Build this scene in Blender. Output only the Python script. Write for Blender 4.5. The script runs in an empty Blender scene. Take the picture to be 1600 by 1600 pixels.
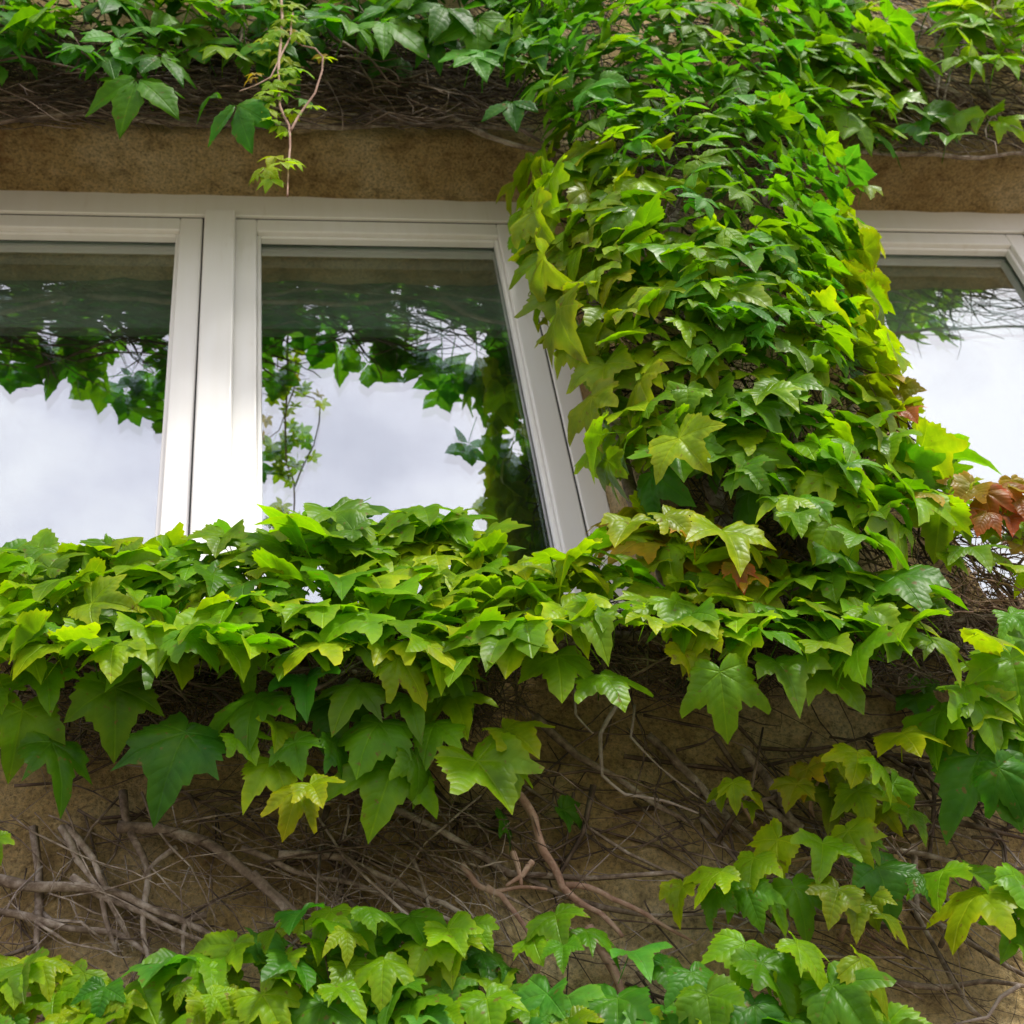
import bpy, bmesh, math, random
from mathutils import Vector, Matrix, noise
SC = bpy.context.scene
COL = SC.collection
rnd = random.Random(7)
R = math.radians

# ------------------------------------------------------------------ camera
F = 2000.0                                  # focal length in photo pixels (1600 px frame)
VV = Vector((-398.0, -2250.0, F))           # where the verticals meet
hx = (1012500.0 + F * F) / 443.0
HH = Vector((hx, -450 + .02 * hx, F))       # where the horizontals meet
Zc = VV.normalized(); Xc = HH.normalized(); Xc = (Xc - Zc * Xc.dot(Zc)).normalized(); Yc = Zc.cross(Xc)
def rayd(px, py):
    c = Vector((px - 800.0, py - 800.0, F))
    return Vector((Xc.dot(c), Yc.dot(c), Zc.dot(c)))
GL = 0.278                                   # glass plane behind the wall face
r1, r2 = rayd(402, 377), rayd(775, 377)
DG = 0.74 / (r2.x / r2.y - r1.x / r1.y)
CAM = Vector((0.0, -(DG - GL), 1.7))
def P(px, py, q=0.0):
    """point of the plane q metres in front of the wall face (wall face is y = 0)"""
    d = rayd(px, py)
    t = (-q - CAM.y) / d.y
    return CAM + d * t
cd = bpy.data.cameras.new('camera'); cam = bpy.data.objects.new('camera', cd); COL.objects.link(cam)
rot = Matrix(((Xc.x, -Xc.y, -Xc.z), (Yc.x, -Yc.y, -Yc.z), (Zc.x, -Zc.y, -Zc.z)))
cam.matrix_world = Matrix.Translation(CAM) @ rot.to_4x4()
cd.sensor_width = 36; cd.lens = 36 * F / 1600.0; cd.clip_start = .05; cd.clip_end = 2000
cd.dof.use_dof = True; cd.dof.focus_distance = (P(700, 900, .3) - CAM).length; cd.dof.aperture_fstop = 6.3
SC.camera = cam

# ------------------------------------------------------------------ sky and sun
W = bpy.data.worlds.new('World'); SC.world = W; W.use_nodes = True
nt = W.node_tree; nt.nodes.clear(); L = nt.links.new
def N(t, tree=None, **k):
    n = (tree or nt).nodes.new(t)
    for a, b in k.items(): setattr(n, a, b)
    return n
SUN_EL, SUN_AZ = R(52), R(146)              # azimuth measured from +Y towards +X
out = N('ShaderNodeOutputWorld'); bg = N('ShaderNodeBackground')
sky = N('ShaderNodeTexSky', sky_type='NISHITA', sun_disc=False, sun_elevation=SUN_EL, sun_rotation=SUN_AZ)
sc_ = N('ShaderNodeVectorMath', operation='SCALE'); sc_.inputs['Scale'].default_value = .10
L(sky.outputs[0], sc_.inputs[0])
tc = N('ShaderNodeTexCoord')
mp = N('ShaderNodeMapping'); mp.inputs['Scale'].default_value = (1, 1, 1.8); L(tc.outputs['Generated'], mp.inputs[0])
nz = N('ShaderNodeTexNoise'); nz.inputs['Scale'].default_value = 4.2; nz.inputs['Detail'].default_value = 7; nz.inputs['Roughness'].default_value = .55
L(mp.outputs[0], nz.inputs['Vector'])
cr = N('ShaderNodeValToRGB'); e = cr.color_ramp.elements
e[0].position = .34; e[0].color = (.70, .69, .80, 1)
e[1].position = .62; e[1].color = (1.12, 1.10, 1.14, 1)
x = cr.color_ramp.elements.new(.47); x.color = (.87, .85, .96, 1)
L(nz.outputs['Fac'], cr.inputs[0])
mx = N('ShaderNodeMix', data_type='RGBA'); mx.inputs['Factor'].default_value = .88
L(sc_.outputs[0], mx.inputs['A']); L(cr.outputs[0], mx.inputs['B'])
L(mx.outputs['Result'], bg.inputs[0]); bg.inputs[1].default_value = 1.0; L(bg.outputs[0], out.inputs[0])
sl = bpy.data.lights.new('sun', 'SUN'); sl.energy = 2.8; sl.angle = R(9); sl.color = (1, .96, .88)
so = bpy.data.objects.new('sun', sl); COL.objects.link(so)
sd = Vector((math.sin(SUN_AZ) * math.cos(SUN_EL), math.cos(SUN_AZ) * math.cos(SUN_EL), math.sin(SUN_EL)))
so.rotation_euler = sd.to_track_quat('Z', 'Y').to_euler(); so.location = sd * 20
SC.view_settings.view_transform = 'Standard'; SC.view_settings.look = 'None'
SC.view_settings.gamma = 1; SC.view_settings.use_curve_mapping = False
SC.view_settings.exposure = 0.82

# ------------------------------------------------------------------ materials
def mat(name):
    m = bpy.data.materials.new(name); m.use_nodes = True
    t = m.node_tree; t.nodes.clear()
    o = t.nodes.new('ShaderNodeOutputMaterial')
    return m, t, o
def noise_n(t, scale, detail=5, rough=.6, vec=None, dist=0):
    n = t.nodes.new('ShaderNodeTexNoise'); n.inputs['Scale'].default_value = scale
    n.inputs['Detail'].default_value = detail; n.inputs['Roughness'].default_value = rough
    n.inputs['Distortion'].default_value = dist
    if vec is not None: t.links.new(vec, n.inputs['Vector'])
    return n
def ramp(t, fac, stops):
    n = t.nodes.new('ShaderNodeValToRGB'); el = n.color_ramp.elements
    while len(el) < len(stops): el.new(.5)
    for q, (p, c) in zip(el, stops): q.position = p; q.color = (*c, 1) if len(c) == 3 else c
    t.links.new(fac, n.inputs[0]); return n
def mixc(t, fac, a, b, mode='MIX'):
    n = t.nodes.new('ShaderNodeMix'); n.data_type = 'RGBA'; n.blend_type = mode
    for v, s in ((fac, 'Factor'), (a, 'A'), (b, 'B')):
        i = n.inputs[s]
        if isinstance(v, (int, float)): i.default_value = v
        elif isinstance(v, tuple): i.default_value = (*v, 1)
        else: t.links.new(v, i)
    return n.outputs['Result']
def mathn(t, op, a, b=None, clamp=False):
    n = t.nodes.new('ShaderNodeMath'); n.operation = op; n.use_clamp = clamp
    for i, v in enumerate((a, b)):
        if v is None: continue
        if isinstance(v, (int, float)): n.inputs[i].default_value = v
        else: t.links.new(v, n.inputs[i])
    return n.outputs[0]

def plaster():
    m, t, o = mat('weathered_render')
    g = t.nodes.new('ShaderNodeNewGeometry'); v = g.outputs['Position']
    n1 = noise_n(t, 2.2, 6, .6, v); n2 = noise_n(t, 16, 6, .68, v, .4); n3 = noise_n(t, 110, 6, .75, v)
    c = ramp(t, n1.outputs[0], [(.3, (.36, .235, .09)), (.5, (.57, .425, .205)), (.66, (.74, .62, .39))]).outputs[0]
    d = ramp(t, n2.outputs[0], [(.36, (.26, .20, .13)), (.46, (.85, .8, .7)), (.56, (1, 1, 1))]).outputs[0]
    c = mixc(t, .55, c, d, 'MULTIPLY')
    s = ramp(t, n3.outputs[0], [(.36, (.30, .24, .18)), (.46, (1, .98, .95)), (.60, (1.6, 1.55, 1.4))]).outputs[0]
    c = mixc(t, .7, c, s, 'MULTIPLY')
    n4 = noise_n(t, 5, 8, .7, v, .8)
    r = ramp(t, n4.outputs[0], [(.60, (0, 0, 0)), (.74, (1, 1, 1))]).outputs[0]
    c = mixc(t, r, c, (.29, .125, .04))
    p = t.nodes.new('ShaderNodeBsdfPrincipled'); p.inputs['Roughness'].default_value = .93
    p.inputs['Specular IOR Level'].default_value = .2
    t.links.new(c, p.inputs['Base Color'])
    b = t.nodes.new('ShaderNodeBump'); b.inputs['Strength'].default_value = 1.0; b.inputs['Distance'].default_value = .028
    h = mathn(t, 'ADD', mathn(t, 'MULTIPLY', n2.outputs[0], 1.6), n3.outputs[0])
    t.links.new(h, b.inputs['Height']); t.links.new(b.outputs[0], p.inputs['Normal'])
    t.links.new(p.outputs[0], o.inputs[0]); return m
def bark(name, c0, c1, c2, sc=60):
    m, t, o = mat(name)
    tcn = t.nodes.new('ShaderNodeTexCoord')
    g = t.nodes.new('ShaderNodeNewGeometry')
    n1 = noise_n(t, sc, 5, .7, g.outputs['Position']); n2 = noise_n(t, 7, 3, .6, g.outputs['Position'])
    f = mathn(t, 'ADD', mathn(t, 'MULTIPLY', n1.outputs[0], .5), mathn(t, 'MULTIPLY', n2.outputs[0], .5))
    c = ramp(t, f, [(.38, c0), (.5, c1), (.62, c2)]).outputs[0]
    p = t.nodes.new('ShaderNodeBsdfPrincipled'); p.inputs['Roughness'].default_value = .85
    t.links.new(c, p.inputs['Base Color'])
    b = t.nodes.new('ShaderNodeBump'); b.inputs['Strength'].default_value = .7; b.inputs['Distance'].default_value = .003
    t.links.new(n1.outputs[0], b.inputs['Height']); t.links.new(b.outputs[0], p.inputs['Normal'])
    t.links.new(p.outputs[0], o.inputs[0]); return m
def leafmat(name, rough=.42, trans=.34, glossy=.5):
    """colour comes from each leaf's own object colour; uv = (along vein, distance from vein), uv2.x = 0 centre .. 1 rim"""
    m, t, o = mat(name)
    oi = t.nodes.new('ShaderNodeObjectInfo')
    uv = t.nodes.new('ShaderNodeUVMap'); uv.uv_map = 'vein'
    uv2 = t.nodes.new('ShaderNodeUVMap'); uv2.uv_map = 'rim'
    s1 = t.nodes.new('ShaderNodeSeparateXYZ'); t.links.new(uv.outputs[0], s1.inputs[0])
    s2 = t.nodes.new('ShaderNodeSeparateXYZ'); t.links.new(uv2.outputs[0], s2.inputs[0])
    along, perp, rim = s1.outputs[0], s1.outputs[1], s2.outputs[0]
    main = ramp(t, perp, [(.004, (1, 1, 1)), (.018, (0, 0, 0))]).outputs[0]
    fr = mathn(t, 'FRACT', mathn(t, 'MULTIPLY', mathn(t, 'SUBTRACT', along, mathn(t, 'MULTIPLY', perp, .75)), 8.0))
    sec = ramp(t, mathn(t, 'ABSOLUTE', mathn(t, 'SUBTRACT', fr, .5)), [(.0, (1, 1, 1)), (.09, (0, 0, 0))]).outputs[0]
    vein = mathn(t, 'MAXIMUM', main, mathn(t, 'MULTIPLY', sec, .3))
    g = t.nodes.new('ShaderNodeNewGeometry')
    nn = noise_n(t, 14, 4, .6, g.outputs['Position'])
    shade = ramp(t, nn.outputs[0], [(.3, (.62, .66, .6)), (.5, (1, 1, 1)), (.7, (1.35, 1.22, 1.1))]).outputs[0]
    n7 = noise_n(t, 9, 4, .65, g.outputs['Position'], .5)
    blot = ramp(t, n7.outputs[0], [(.42, (0, 0, 0)), (.66, (.55, .55, .55))]).outputs[0]
    c = mixc(t, mathn(t, 'MULTIPLY', blot, ramp(t, along, [(.2, (1, 1, 1)), (.8, (.2, .2, .2))]).outputs[0]), oi.outputs['Color'], (.085, .19, .006))
    c = mixc(t, 1.0, c, shade, 'MULTIPLY')
    # yellowing towards the margin
    rimf = ramp(t, rim, [(.74, (0, 0, 0)), (1, (.42, .42, .42))]).outputs[0]
    c = mixc(t, rimf, c, mixc(t, 1.0, c, (1.9, 1.25, .7), 'MULTIPLY'))
    n5 = noise_n(t, 55, 3, .6, g.outputs['Position'])
    sp = ramp(t, n5.outputs[0], [(.645, (0, 0, 0)), (.70, (.7, .7, .7))]).outputs[0]
    c = mixc(t, sp, c, (.16, .09, .03))
    cv = mixc(t, 1.0, c, (1.7, 1.45, 1.5), 'MULTIPLY')
    c = mixc(t, mathn(t, 'MULTIPLY', vein, .6), c, cv)
    # paler, duller underside
    under = mixc(t, .12, c, (.16, .26, .03))
    col = mixc(t, g.outputs['Backfacing'], c, under)
    p = t.nodes.new('ShaderNodeBsdfPrincipled'); p.inputs['Specular IOR Level'].default_value = glossy
    t.links.new(col, p.inputs['Base Color'])
    rr = mathn(t, 'ADD', mathn(t, 'MULTIPLY', g.outputs['Backfacing'], .3), mathn(t, 'ADD', rough - .1, mathn(t, 'MULTIPLY', nn.outputs[0], .2)))
    t.links.new(rr, p.inputs['Roughness'])
    b = t.nodes.new('ShaderNodeBump'); b.inputs['Strength'].default_value = .6; b.inputs['Distance'].default_value = .006; p.inputs['IOR'].default_value = 1.36
    pk = mathn(t, 'ABSOLUTE', mathn(t, 'SUBTRACT', fr, .5))
    pk = mathn(t, 'MULTIPLY', mathn(t, 'SINE', mathn(t, 'MULTIPLY', pk, 3.14159)), .13)
    hh = mathn(t, 'ADD', mathn(t, 'MULTIPLY', nn.outputs[0], .8), mathn(t, 'SUBTRACT', pk, mathn(t, 'MULTIPLY', main, .25)))
    t.links.new(hh, b.inputs['Height']); t.links.new(b.outputs[0], p.inputs['Normal'])
    tr = t.nodes.new('ShaderNodeBsdfTranslucent')
    tcx = mixc(t, 1.0, c, (1.75, 1.95, .4), 'MULTIPLY'); t.links.new(tcx, tr.inputs[0])
    ms = t.nodes.new('ShaderNodeMixShader'); ms.inputs[0].default_value = trans
    t.links.new(p.outputs[0], ms.inputs[1]); t.links.new(tr.outputs[0], ms.inputs[2])
    t.links.new(ms.outputs[0], o.inputs[0]); return m
def pvc():
    m, t, o = mat('white_window_plastic')
    g = t.nodes.new('ShaderNodeNewGeometry')
    mpn = t.nodes.new('ShaderNodeMapping'); mpn.inputs['Scale'].default_value = (30, 30, 2.2); t.links.new(g.outputs['Position'], mpn.inputs[0])
    n1 = noise_n(t, 1, 5, .6, mpn.outputs[0]); n2 = noise_n(t, 3, 5, .6, g.outputs['Position'])
    f = mathn(t, 'MULTIPLY', n1.outputs[0], n2.outputs[0])
    c = ramp(t, f, [(.07, (.68, .64, .57)), (.16, (.84, .83, .80)), (.35, (.87, .868, .855))]).outputs[0]
    p = t.nodes.new('ShaderNodeBsdfPrincipled'); p.inputs['Roughness'].default_value = .38
    t.links.new(c, p.inputs['Base Color']); t.links.new(p.outputs[0], o.inputs[0]); return m
def plain(name, c, rough=.8, spec=.3):
    m, t, o = mat(name)
    g = t.nodes.new('ShaderNodeNewGeometry'); n1 = noise_n(t, 9, 5, .6, g.outputs['Position'])
    cc = ramp(t, n1.outputs[0], [(.3, tuple(a * .75 for a in c)), (.7, tuple(a * 1.2 for a in c))]).outputs[0]
    p = t.nodes.new('ShaderNodeBsdfPrincipled'); p.inputs['Roughness'].default_value = rough; p.inputs['Specular IOR Level'].default_value = spec
    t.links.new(cc, p.inputs['Base Color']); t.links.new(p.outputs[0], o.inputs[0]); return m
def glass(name, fac, tint):
    m, t, o = mat(name)
    gl = t.nodes.new('ShaderNodeBsdfGlossy'); gl.inputs['Roughness'].default_value = .0; gl.inputs[0].default_value = tint
    g = t.nodes.new('ShaderNodeNewGeometry'); n1 = noise_n(t, 1.3, 2, .5, g.outputs['Position'])
    b = t.nodes.new('ShaderNodeBump'); b.inputs['Strength'].default_value = .03; b.inputs['Distance'].default_value = .01
    t.links.new(n1.outputs[0], b.inputs['Height']); pass
    tr = t.nodes.new('ShaderNodeBsdfTransparent'); tr.inputs[0].default_value = (.82, .9, .86, 1)
    ms = t.nodes.new('ShaderNodeMixShader'); ms.inputs[0].default_value = fac
    t.links.new(tr.outputs[0], ms.inputs[1]); t.links.new(gl.outputs[0], ms.inputs[2]); t.links.new(ms.outputs[0], o.inputs[0]); return m

M_WALL = plaster(); M_PVC = pvc()
M_GLASS = glass('outer_pane_glass', .43, (.97, .98, 1, 1)); M_GLASS2 = glass('inner_pane_glass', .33, (.92, .96, 1, 1))
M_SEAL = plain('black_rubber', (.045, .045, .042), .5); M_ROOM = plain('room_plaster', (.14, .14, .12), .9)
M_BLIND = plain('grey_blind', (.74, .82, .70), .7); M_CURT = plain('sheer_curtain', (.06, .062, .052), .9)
M_WOOD = bark('grey_bark', (.05, .032, .02), (.19, .14, .10), (.40, .34, .28))
M_TWIG = bark('brown_twig', (.022, .013, .008), (.07, .043, .025), (.20, .145, .10), 30)
M_PALE = bark('pale_twig', (.16, .12, .10), (.30, .24, .21), (.46, .40, .37))
M_RSTEM = bark('reddish_stem', (.15, .08, .05), (.27, .16, .11), (.40, .29, .21))
M_LEAF = leafmat('ivy_leaf', .38, .42, .28); M_CREEP = leafmat('creeper_leaf', .46, .42, .22)
M_GROUND = plain('paved_ground', (.21, .18, .135), .95)

# ------------------------------------------------------------------ object helpers
def link(name, me, parent=None, kind=None):
    o = bpy.data.objects.new(name, me); COL.objects.link(o)
    if parent: o.parent = parent
    if kind: o['kind'] = kind
    return o
def thing(name, label, cat, loc=(0, 0, 0), group=None):
    o = link(name, None); o.location = loc; o['label'] = label; o['category'] = cat
    if group: o['group'] = group
    return o
class MB:
    def __init__(s): s.v = []; s.f = []
    def build(s, name, m, parent=None, smooth=False, kind=None):
        me = bpy.data.meshes.new(name); me.from_pydata([tuple(a) for a in s.v], [], s.f); me.update()
        if smooth: me.polygons.foreach_set('use_smooth', [True] * len(me.polygons))
        me.materials.append(m)
        o = link(name, me, parent, kind)
        if parent: o.matrix_parent_inverse = Matrix.Translation(-Vector(parent.location)) if parent.parent is None else Matrix()
        return o
    def tube(s, pts, rad, n=6):
        """rad: number or list"""
        k = len(pts)
        if not isinstance(rad, (list, tuple)): rad = [rad] * k
        base = len(s.v); up = Vector((.31, -.8, .5)).normalized()
        for i, p in enumerate(pts):
            t = (pts[min(i + 1, k - 1)] - pts[max(i - 1, 0)])
            if t.length < 1e-7: t = Vector((0, 0, 1))
            t.normalize(); a = t.cross(up)
            if a.length < .05: a = t.cross(Vector((1, 0, 0)))
            a.normalize(); b = t.cross(a)
            for j in range(n):
                th = 2 * math.pi * j / n
                s.v.append(p + (a * math.cos(th) + b * math.sin(th)) * rad[i])
        for i in range(k - 1):
            for j in range(n):
                a0 = base + i * n + j; a1 = base + i * n + (j + 1) % n
                s.f.append((a0, a1, a1 + n, a0 + n))
        s.f.append(tuple(base + j for j in reversed(range(n)))); s.f.append(tuple(base + (k - 1) * n + j for j in range(n)))
def boxes(name, lst, m, parent, bev=.003, seg=2):
    """each box ((x0,x1),(y0,y1),(z0,z1)) with bevelled edges, one mesh"""
    bm = bmesh.new()
    for (a, b, c) in lst:
        r = bmesh.ops.create_cube(bm, size=1)
        for v in r['verts']:
            v.co = Vector(((a[0] + a[1]) / 2 + v.co.x * (a[1] - a[0]), (b[0] + b[1]) / 2 + v.co.y * (b[1] - b[0]), (c[0] + c[1]) / 2 + v.co.z * (c[1] - c[0])))
    if bev: bmesh.ops.bevel(bm, geom=list(bm.edges), offset=bev, segments=seg, affect='EDGES', profile=.5)
    me = bpy.data.meshes.new(name); bm.to_mesh(me); bm.free(); me.materials.append(m)
    return link(name, me, parent)
def wob(pts, amp, sub=4, seed=0, freq=6):
    """subdivide a polyline and shake it"""
    o = []
    for i in range(len(pts) - 1):
        for k in range(sub): o.append(pts[i].lerp(pts[i + 1], k / sub))
    o.append(pts[-1].copy())
    for i, p in enumerate(o):
        q = p * freq + Vector((seed * 3.7, seed * 1.3, 0))
        o[i] = p + Vector((noise.noise(q), .4 * noise.noise(q + Vector((9, 2, 4))), noise.noise(q + Vector((3, 8, 1))))) * amp
    return o

# ------------------------------------------------------------------ ground
mb = MB(); mb.v = [(-400, -400, 0), (400, -400, 0), (400, 400, 0), (-400, 400, 0)]; mb.f = [(0, 1, 2, 3)]
g = mb.build('ground', M_GROUND, kind='structure')

# ------------------------------------------------------------------ facade
FY = .222                                   # face of the fixed frame
ZT = P(400, 207, 0).z                       # soffit height at the wall face
ZB = P(700, 962, .05).z - .012                     # underside of the frames
XL1 = P(955, 800, -FY).x                    # right jamb of the left window
XR0 = 0.0; XR0 = P(1165, 348, -FY).x                   # left jamb of the right window
gw = .74
xg = [P(402, 377, -GL).x, P(775, 380, -GL).x]     # right pane of the left window
xgl1 = P(283, 372, -GL).x                         # right edge of the left pane
XL0 = xgl1 - gw - .13
xr1 = P(1575, 405, -GL).x                         # right edge of the right window's first pane
XRB = xr1 + .24 + gw + .13; XR0 = xr1 - gw - .13
print('ZT,ZB', ZT, ZB, 'XL', XL0, XL1, 'XR', XR0, XRB, 'cam', CAM)
house = thing('house_facade', 'rough ochre rendered house wall with two white framed windows, overgrown by climbing vines', 'house')
def axis(a, b, cuts, step):
    ks = sorted([a, b] + [c for c in cuts if a < c < b]); o = []
    for i in range(len(ks) - 1):
        n = max(1, int(round((ks[i + 1] - ks[i]) / step)))
        o += [ks[i] + (ks[i + 1] - ks[i]) * k / n for k in range(n)]
    return o + [ks[-1]]
def wn(x, y, z):
    p = Vector((x, y, z))
    return .016 * noise.fractal(p * 1.6, 1.0, 2.1, 4) + .012 * noise.noise(p * 7) + .007 * noise.noise(p * 17)
def facade():
    xs = axis(-4.2, 5.2, [XL0, XL1, XR0, XRB], .035); zs = axis(0, 7.6, [ZB, ZT], .035)
    mb = MB(); idx = {}
    def vid(i, j):
        if (i, j) not in idx:
            idx[i, j] = len(mb.v); mb.v.append((xs[i], wn(xs[i], 0, zs[j]), zs[j] + (.006 * noise.noise(Vector((xs[i] * 8, 0, 3))) if abs(zs[j] - ZT) < 1e-6 else 0)))
        return idx[i, j]
    hole = lambda i, j: ZB - 1e-6 < (zs[j] + zs[j + 1]) / 2 < ZT and (XL0 < (xs[i] + xs[i + 1]) / 2 < XL1 or XR0 < (xs[i] + xs[i + 1]) / 2 < XRB)
    nx, nz = len(xs) - 1, len(zs) - 1
    for i in range(nx):
        for j in range(nz):
            if hole(i, j): continue
            mb.f.append((vid(i, j), vid(i + 1, j), vid(i + 1, j + 1), vid(i, j + 1)))
    ring = {}
    def back(i, j, k):
        if k == 0: return vid(i, j)
        if (i, j, k) not in ring:
            x0, y0, z0 = mb.v[vid(i, j)]
            dx = .006 * noise.noise(Vector((x0 * 7, k, z0 * 7)))
            ring[i, j, k] = len(mb.v); mb.v.append((x0, y0 + (FY + .10 - y0) * k / 8, z0 + (dx if abs(z0 - ZT) < .01 else 0)))
        return ring[i, j, k]
    for i in range(nx):
        for j in range(nz):
            if hole(i, j): continue
            for (di, dj, a, b) in ((-1, 0, (i, j + 1), (i, j)), (1, 0, (i + 1, j), (i + 1, j + 1)), (0, -1, (i, j), (i + 1, j)), (0, 1, (i + 1, j + 1), (i, j + 1))):
                if 0 <= i + di < nx and 0 <= j + dj < nz and hole(i + di, j + dj):
                    for k in range(8): mb.f.append((back(*a, k + 1), back(*b, k + 1), back(*b, k), back(*a, k)))
    mb.build('wall', M_WALL, house, smooth=True)
facade()
# sills
for (a, b) in ((XL0, XL1), (XR0, XRB)):
    boxes('window_sill', [((a - .03, b + .03), (-.05, FY + .02), (ZB - .035, ZB + .012))], M_WALL, house, .006)

WD = .066; GAP = .0045
z_head = P(340, 336, -FY).z                       # underside of the fixed head
z_sash = P(500, 345, -FY - .010).z                # top of the sashes
ztg = P(402, 370, -FY - .03).z                    # top of the glass
def window(x0, x1, panes):
    """outer frame, mullion cover, sashes and panes; panes = list of (glass x0, glass x1)"""
    zi = z_head; fx = WD + GAP; zbt = ZB + .05
    fr = boxes('window', [((x0, x1), (FY, FY + .12), (zi, ZT + .03)), ((x0, x1), (FY, FY + .12), (ZB, zbt)),
                          ((x0, panes[0][0] - fx), (FY + .002, FY + .12), (zbt, zi)), ((panes[-1][1] + fx, x1), (FY + .002, FY + .12), (zbt, zi))] +
               [((panes[i][1] + fx, panes[i + 1][0] - fx), (FY + .004, FY + .12), (zbt, zi)) for i in range(len(panes) - 1)], M_PVC, house, .004, 3)
    fr['label'] = 'white window frame with mullion and dark glazing'
    for i in range(len(panes) - 1):
        boxes('mullion', [((panes[i][1] + fx + .002, panes[i + 1][0] - WD + .004), (FY - .016, FY + .003), (ZB + .03, zi + .010))], M_PVC, fr, .007, 3)
    for (a, b) in panes:
        zb = ZB + .125
        t0, t1 = a - WD, b + WD; zt = z_sash
        y0, y1 = FY + .008, GL - .006
        boxes('sash', [((t0, a), (y0, y1), (zb - WD, zt)), ((b, t1), (y0, y1), (zb - WD, zt)), ((a, b), (y0 + .0006, y1), (ztg, zt)), ((a, b), (y0 + .0006, y1), (zb - WD, zb))], M_PVC, fr, .005, 3)
        w2 = .012
        boxes('glazing_bead', [((a, a + w2), (y0 + .016, y1), (zb, ztg)), ((b - w2, b), (y0 + .016, y1), (zb, ztg)), ((a + w2, b - w2), (y0 + .0165, y1), (ztg - w2, ztg)), ((a + w2, b - w2), (y0 + .0165, y1), (zb, zb + w2))], M_PVC, fr, .004)
        w3 = .007
        boxes('seal', [((a, a + w3), (y1 - .006, y1 + .004), (zb, ztg)), ((b - w3, b), (y1 - .006, y1 + .004), (zb, ztg)), ((a + w3, b - w3), (y1 - .0065, y1 + .004), (ztg - w3, ztg)), ((a + w3, b - w3), (y1 - .0065, y1 + .004), (zb, zb + w3)),
                       ((t0 - .012, t1 + .012), (y0 + .003, y1 - .006), (zt - .01, zi + .004)), ((t0 - .012, t0 + .01), (y0 + .004, y1 - .006), (zbt, zt - .01)), ((t1 - .01, t1 + .012), (y0 + .004, y1 - .006), (zbt, zt - .01))], M_SEAL, fr, 0)
        for (yy, mm) in ((GL, M_GLASS), (GL + .022, M_GLASS2)):
            mb = MB(); mb.v = [(a - .01, yy, zb - .01), (b + .01, yy, zb - .01), (b + .01, yy, ztg + .01), (a - .01, yy, ztg + .01)]; mb.f = [(0, 1, 2, 3)]
            mb.build('pane', mm, fr)
PR = .24
window(XL0, XL1, [(xgl1 - gw, xgl1), tuple(xg)])
window(XR0, XRB, [(xr1 - gw, xr1), (xr1 + PR, xr1 + PR + gw)])
# rooms behind the glass
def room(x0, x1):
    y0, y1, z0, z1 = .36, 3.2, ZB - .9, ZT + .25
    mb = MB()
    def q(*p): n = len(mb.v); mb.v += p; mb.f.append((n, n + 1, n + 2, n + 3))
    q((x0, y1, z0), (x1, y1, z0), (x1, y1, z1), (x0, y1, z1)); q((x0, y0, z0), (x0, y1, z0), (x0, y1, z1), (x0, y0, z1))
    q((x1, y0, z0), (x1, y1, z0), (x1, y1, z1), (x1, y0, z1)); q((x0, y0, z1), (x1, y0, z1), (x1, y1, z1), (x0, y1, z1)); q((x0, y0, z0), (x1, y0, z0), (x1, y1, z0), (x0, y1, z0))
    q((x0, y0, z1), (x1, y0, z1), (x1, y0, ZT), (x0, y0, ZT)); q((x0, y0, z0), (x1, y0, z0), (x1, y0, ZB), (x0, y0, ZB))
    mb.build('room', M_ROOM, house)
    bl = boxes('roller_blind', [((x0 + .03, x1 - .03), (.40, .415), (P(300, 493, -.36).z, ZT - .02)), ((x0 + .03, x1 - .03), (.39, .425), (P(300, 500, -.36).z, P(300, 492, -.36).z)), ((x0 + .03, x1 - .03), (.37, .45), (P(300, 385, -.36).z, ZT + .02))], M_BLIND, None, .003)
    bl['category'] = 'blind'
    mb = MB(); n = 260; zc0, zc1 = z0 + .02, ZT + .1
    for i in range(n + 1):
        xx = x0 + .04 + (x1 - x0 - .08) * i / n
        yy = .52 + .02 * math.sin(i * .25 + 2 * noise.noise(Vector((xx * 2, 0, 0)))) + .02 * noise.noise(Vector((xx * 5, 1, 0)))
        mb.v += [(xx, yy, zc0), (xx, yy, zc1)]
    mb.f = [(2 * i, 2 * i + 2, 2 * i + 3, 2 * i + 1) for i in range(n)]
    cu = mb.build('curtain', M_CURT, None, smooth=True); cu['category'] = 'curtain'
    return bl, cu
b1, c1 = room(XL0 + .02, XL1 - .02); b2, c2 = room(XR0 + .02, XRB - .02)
b1['label'] = 'half lowered grey blind behind the large left window'; b2['label'] = 'half lowered grey blind behind the right window'
c1['label'] = 'dark folded curtain inside the large left window'; c2['label'] = 'dark folded curtain inside the right window'

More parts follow.
